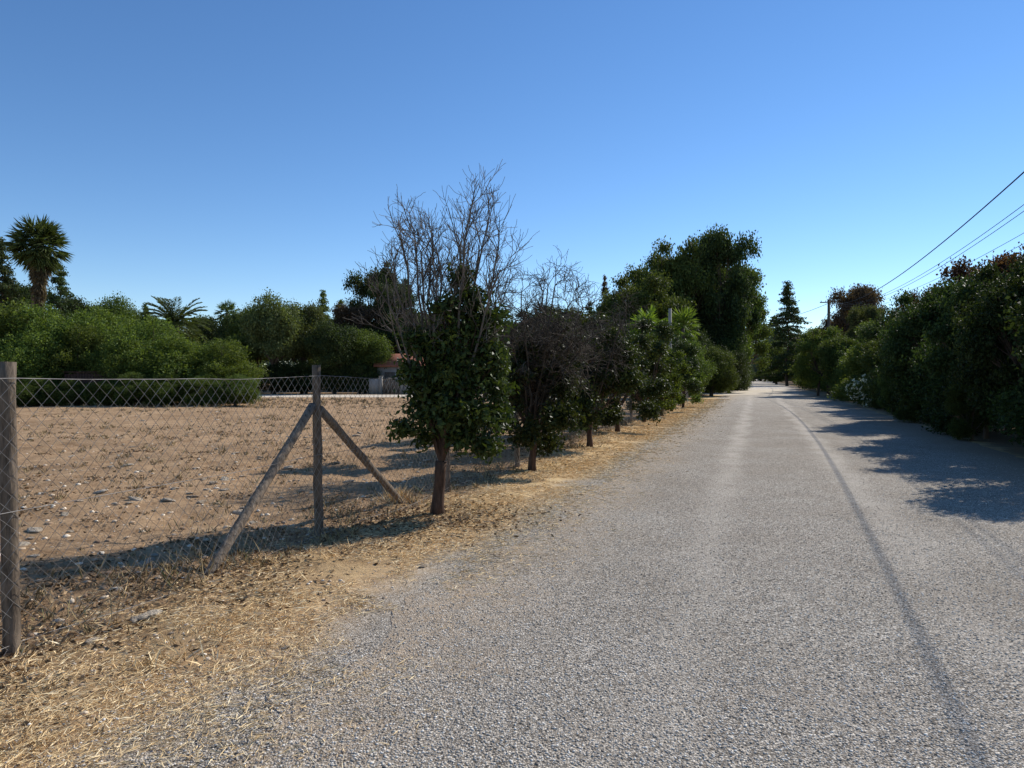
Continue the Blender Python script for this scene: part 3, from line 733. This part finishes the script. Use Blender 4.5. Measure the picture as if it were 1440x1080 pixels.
hmax = 7+9*vn(xx/9,xx*0,61)+3*vn(xx/3,xx*0,62)
zz = hmax*r.random(n)**.7
leaves(G, np.stack([xx,yy,zz],-1), r.normal(size=(n,3)), 1.1, .7, np.clip(.6*vn(xx/4,zz/3,63)+.4*r.random(n),0,1), r)
add_obj("distant_wood", G.mesh("distant_wood", M_haze), kind="stuff", label="haze-tinted belt of distant trees", category="wood")

# ---------------------------------------------------------------- palms
def fan_palm(x,y,H,R_,mat,name,label,seed,skirt=True,nf=48):
    r = np.random.default_rng(seed)
    T_ = thing(name,label,"palm tree",loc=(x,y,0))
    G = Geo(); tube(G, curve_pts((0,0,-.1),(0,0,H),9,.02,r), np.linspace(.34,.2,9)*R_/2.4, k=10); add_obj("trunk", G.mesh("trunk", M_bark, True), T_)
    def fans(G, n, elo, ehi, z0, pet, droop=.35, fl=.5):
        for _ in range(n):
            a = r.random()*6.283; e = elo+(ehi-elo)*r.random()
            d = np.array([math.cos(a)*math.cos(e),math.sin(a)*math.cos(e),math.sin(e)])
            b = np.array([0,0,z0+ .3*r.random()]); q_ = b + d*pet*R_*(.75+.5*r.random()); q_[2] -= .05*R_
            tube(G, np.array([b,(b+q_)/2+np.array([0,0,.04]),q_]), .015*R_, k=3, cap=False, a=.5)
            s = unit(np.cross(d,[0,0,1.])+1e-6); m = 17
            th = np.linspace(-1.45,1.45,m)
            dd = np.cos(th)[:,None]*d + np.sin(th)[:,None]*s + np.array([0,0,-droop])*(.5+np.abs(np.sin(th))[:,None]) + r.normal(size=(m,3))*.09
            Lb = R_*fl*(.75+.3*np.cos(th))
            leaves(G, q_+unit(dd)*Lb[:,None]*.5, dd, Lb, .05*R_, np.clip(.4*r.random()+.6*r.random(m),0,1), r)
    G = Geo(); fans(G, nf, -1.2, 1.45, H, .5); add_obj("crown", G.mesh("crown", mat), T_)
    if skirt:
        G = Geo()
        zs = np.linspace(H-.3, H-R_*1.9, 10)
        for i_, zz_ in enumerate(zs): fans(G, 12, -1.35, -.9, zz_, .32-.02*i_, .3, .40-.02*i_)
        add_obj("dead_skirt", G.mesh("dead_skirt", M_skirt), T_, label="hanging skirt of dead brown fronds")
def feather_palm(x,y,H,R_,mat,name,label,seed,n=46):
    r = np.random.default_rng(seed)
    T_ = thing(name,label,"palm tree",loc=(x,y,0))
    G = Geo(); tube(G, curve_pts((0,0,-.1),(0,0,H),9,.02,r), np.linspace(.42,.36,9)*R_/2.4, k=10); add_obj("trunk", G.mesh("trunk", M_bark, True), T_)
    G = Geo()
    for _ in range(n):
        a = r.random()*6.283; e = -.3+1.6*r.random()
        d = np.array([math.cos(a)*math.cos(e),math.sin(a)*math.cos(e),math.sin(e)]); p = np.array([0,0,H]); pts_=[p]
        for k_ in range(9):
            d = unit(d+np.array([0,0,-.12])); p = p + d*R_*1.1/9; pts_.append(p)
        pts_ = np.array(pts_); tube(G, pts_, np.linspace(.02,.005,10)*R_*.5, k=3, cap=False, a=.6)
        Tn = unit(np.gradient(pts_,axis=0)); S_ = unit(np.cross(Tn,[0,0,1.])+1e-6)
        q_ = np.linspace(1.2,8.9,34); i0 = q_.astype(int); f = (q_-i0)[:,None]
        pp = pts_[i0]*(1-f)+pts_[np.minimum(i0+1,9)]*f
        for sg in (-1,1):
            dd = unit(S_[i0]*sg*.7+Tn[i0]*.7+np.array([0,0,.08])+r.normal(size=(34,3))*.08)
            Lb = R_*.22*np.sin(np.clip(q_/9.3,0,1)*math.pi)**.5
            leaves(G, pp+dd*Lb[:,None]*.5, dd, Lb, .022*R_, np.clip(.5*r.random()+.5*r.random(34),0,1), r)
    add_obj("crown", G.mesh("crown", mat), T_)
fan_palm(ux(56,60),60,12.5,2.5,M_palm,"fan_palm","tall fan palm with shaggy skirt of dead fronds",5,True,120)
fan_palm(ux(320,85),85,9.0,1.6,M_palm,"fan_palm","small distant fan palm above the trees",6)
feather_palm(ux(247,50),50,5.2,2.25,M_palm,"date_palm","date palm with stiff arching fronds behind the bushes",8,75)
fan_palm(ux(960,50),50,4.9,1.5,M_palmy,"fan_palm","yellow green fan palm beside the utility post",9,False)
fan_palm(ux(908,52),52,5.0,1.6,M_palmy,"fan_palm","yellow green fan palm behind the citrus row",10,False)

# ---------------------------------------------------------------- utility poles and wires
def pole(x,y,H,label,arm=True,group=None,r0=.13,mat=None):
    T_ = thing("utility_pole",label,"utility pole",loc=(x,y,0),group=group,rot=-TH)
    G = Geo(); tube(G, [(0,0,-.2),(0,0,H*.5),(0,0,H)], [r0,r0*.85,r0*.7], k=12); add_obj("shaft", G.mesh("shaft", mat or M_conc, True), T_)
    if arm:
        for za,w in ((H-.25,.7),):
            G = Geo(); box(G,(0,-.16,za),(w*2,.07,.08)); add_obj("crossarm", G.mesh("crossarm", M_wood), T_)
            for xx_ in (-.6,-.25,.3,.6):
                G = Geo(); tube(G,[(xx_,-.16,za+.04),(xx_,-.16,za+.08),(xx_,-.16,za+.13),(xx_,-.16,za+.16)],[.015,.035,.035,.015],k=8)
                add_obj("insulator", G.mesh("insulator", M_wall, True), T_)
p1 = cy(5.9,59); p0 = cy(6.4,1.0)
pole(p1[0],p1[1],7.9,"dark utility pole with crossarm rising behind the hedge",group="utility poles",r0=.15,mat=M_pole)
pole(p0[0],p0[1],8.2,"dark utility pole with crossarm rising behind the hedge",group="utility poles",mat=M_pole)
pole(ux(942,42),42,uz(434,42),"short weathered utility post beside the yellow palm",False,None,.13)
def wire(a,b,sag,rad,label):
    tq = np.linspace(0,1,60)[:,None]; p = np.array(a)*(1-tq)+np.array(b)*tq; p[:,2] -= sag*4*(tq*(1-tq))[:,0]
    G = Geo(); tube(G,p,rad,k=5)
    o = add_obj("overhead_wire", G.mesh("overhead_wire", M_cable, True)); o["label"]=label; o["category"]="wire"; o["group"]="overhead wires strung along the road"
lb = "black overhead cable sagging between utility poles"
wire(cy(5.5,1,6.9), cy(5.9,59,7.6), 1.62, .016, lb)
wire(cy(6.9,1,7.3), cy(6.3,59,7.6), 1.77, .009, lb)
wire(cy(6.9,1,7.05), cy(6.5,59,7.5), 1.67, .009, lb)
wire(cy(8.3,1,7.0), cy(6.7,59,7.3), 1.5, .008, lb)
wire(cy(8.6,1,6.7), cy(6.9,59,7.1), 1.4, .008, lb)
wire(cy(5.9,59,7.6), np.array([ux(1040,95),95,uz(448,95)]), .8, .018, "thin cable crossing above the road")
wire(cy(6.3,59,7.6), cy(6.5,125,8), 1.5, .018, lb)

# ---------------------------------------------------------------- small buildings, walls
def gable(G, cx_, cy_, w, d, z0, h, ov=.3):
    x,y = w/2+ov, d/2+ov
    V = np.array([[-x,-y,z0],[x,-y,z0],[x,y,z0],[-x,y,z0],[-x,0,z0+h],[x,0,z0+h],[-x,-y,z0-.12],[x,-y,z0-.12],[x,y,z0-.12],[-x,y,z0-.12]])+np.array([cx_,cy_,0])
    F = np.array([[0,1,5,4],[2,3,4,5],[0,4,3,3],[1,2,5,5],[6,7,1,0],[8,9,3,2],[7,8,2,1],[9,6,0,3],[9,8,7,6]])
    G.add(V,F)
def house(x,y,w,d,h,rh,mw,mr,name,label,cat):
    T_ = thing(name,label,cat,loc=(x,y,0))
    G = Geo(); box(G,(0,0,h/2),(w,d,h)); add_obj("wall", G.mesh("wall", mw), T_)
    G = Geo(); gable(G,0,0,w,d,h+.125,rh); add_obj("roof", G.mesh("roof", mr), T_)
    G = Geo(); box(G,(-w*.2,-d/2-.02,.95),(.9,.06,1.9)); add_obj("door", G.mesh("door", M_wood), T_)
    G = Geo(); box(G,(w*.22,-d/2-.02,1.4),(1.1,.06,.9)); add_obj("window", G.mesh("window", M_cable), T_)
T_ = thing("plank_fence","low dark reddish brown plank fence between the bushes","fence",loc=(ux(128,38.2),38.2,0))
G = Geo()
for xx_ in np.arange(-1.35,1.4,.16): box(G,(xx_,0,.85+.02*rng.normal()),(.14,.025,1.7))
add_obj("planks", G.mesh("planks", M_rbrown), T_)
G = Geo(); box(G,(0,.035,.4),(2.9,.04,.09)); box(G,(0,.035,1.4),(2.9,.04,.09)); box(G,(0,0,1.78),(3.0,.10,.06)); add_obj("rail", G.mesh("rail", M_rbrown), T_)
house(ux(562,64),64.6,3.6,3.2,2.35,1.1,M_wall,M_roof,"small_house","small house with red tile roof beyond the field","house")
T_ = thing("garden_wall","pale plastered garden wall with grey gate","wall",loc=(ux(548,61),61.0,0))
G = Geo(); box(G,(-1.3,0,.65),(.9,.18,1.3)); box(G,(3.4,0,.65),(4.4,.18,1.3)); add_obj("wall", G.mesh("wall", M_wall), T_)
for xx_ in (-.75,1.05):
    G = Geo(); box(G,(xx_,0,.75),(.26,.26,1.5)); box(G,(xx_,0,1.53),(.34,.34,.06)); add_obj("pillar", G.mesh("pillar", M_conc), T_)
G = Geo()
for xx_ in np.linspace(-.5,.8,9): box(G,(xx_,0,.7),(.12,.03,1.2))
box(G,(.15,.03,.3),(1.5,.03,.08)); box(G,(.15,.03,1.1),(1.5,.03,.08)); add_obj("gate", G.mesh("gate", M_wood2), T_)
p = cy(5.3,19.4)
T_ = thing("slatted_fence","short weathered brown slat fence half hidden in the hedge","fence",loc=(p[0],p[1],0),rot=-TH+math.pi/2)
G = Geo()
for xx_ in np.arange(-.8,.8,.17): box(G,(xx_,0,.32+.06*rng.normal()),(.05,.02,.64),a=.5)
add_obj("slats", G.mesh("slats", M_slat), T_)
G = Geo(); box(G,(0,.025,.2),(1.7,.03,.05)); box(G,(0,.025,.5),(1.7,.03,.05)); add_obj("rail", G.mesh("rail", M_slat), T_)

# ---------------------------------------------------------------- light, sky, camera
sv_ = np.array([1.05,.90,1.0]); elev = math.atan2(1.0, math.hypot(1.05,.90)); azi = math.atan2(1.05,.90)
sun = bpy.data.lights.new("sun",'SUN'); sun.energy = 5.0; sun.angle = math.radians(.5); sun.color = (1,.955,.88)
so = bpy.data.objects.new("sun", sun); COL.objects.link(so)
so.rotation_euler = Vector(sv_).to_track_quat('Z','Y').to_euler(); so.location=(20,20,30)
w = bpy.data.worlds.new("World"); scene.world = w; w.use_nodes = True
nt_ = w.node_tree; bg = nt_.nodes['Background']
sky = nt_.nodes.new('ShaderNodeTexSky'); sky.sky_type='NISHITA'; sky.sun_disc=False
sky.sun_elevation = elev; sky.sun_rotation = azi; sky.air_density=1.0; sky.dust_density=0.0; sky.ozone_density=2.9; sky.altitude=1200
hs_ = nt_.nodes.new('ShaderNodeHueSaturation'); hs_.inputs['Saturation'].default_value = 1.17; hs_.inputs['Hue'].default_value = .503
nt_.links.new(sky.outputs[0], hs_.inputs['Color']); nt_.links.new(hs_.outputs[0], bg.inputs[0]); bg.inputs[1].default_value = .15
cam = bpy.data.cameras.new("camera"); co = bpy.data.objects.new("camera", cam); COL.objects.link(co)
co.location=(0,0,1.6); co.rotation_euler=(math.radians(90-.69),0,0)
cam.sensor_width=36; cam.lens=25.0; cam.clip_end=5000; cam.clip_start=.05
scene.camera = co
scene.view_settings.view_transform='Standard'; scene.view_settings.look='None'; scene.view_settings.exposure=0
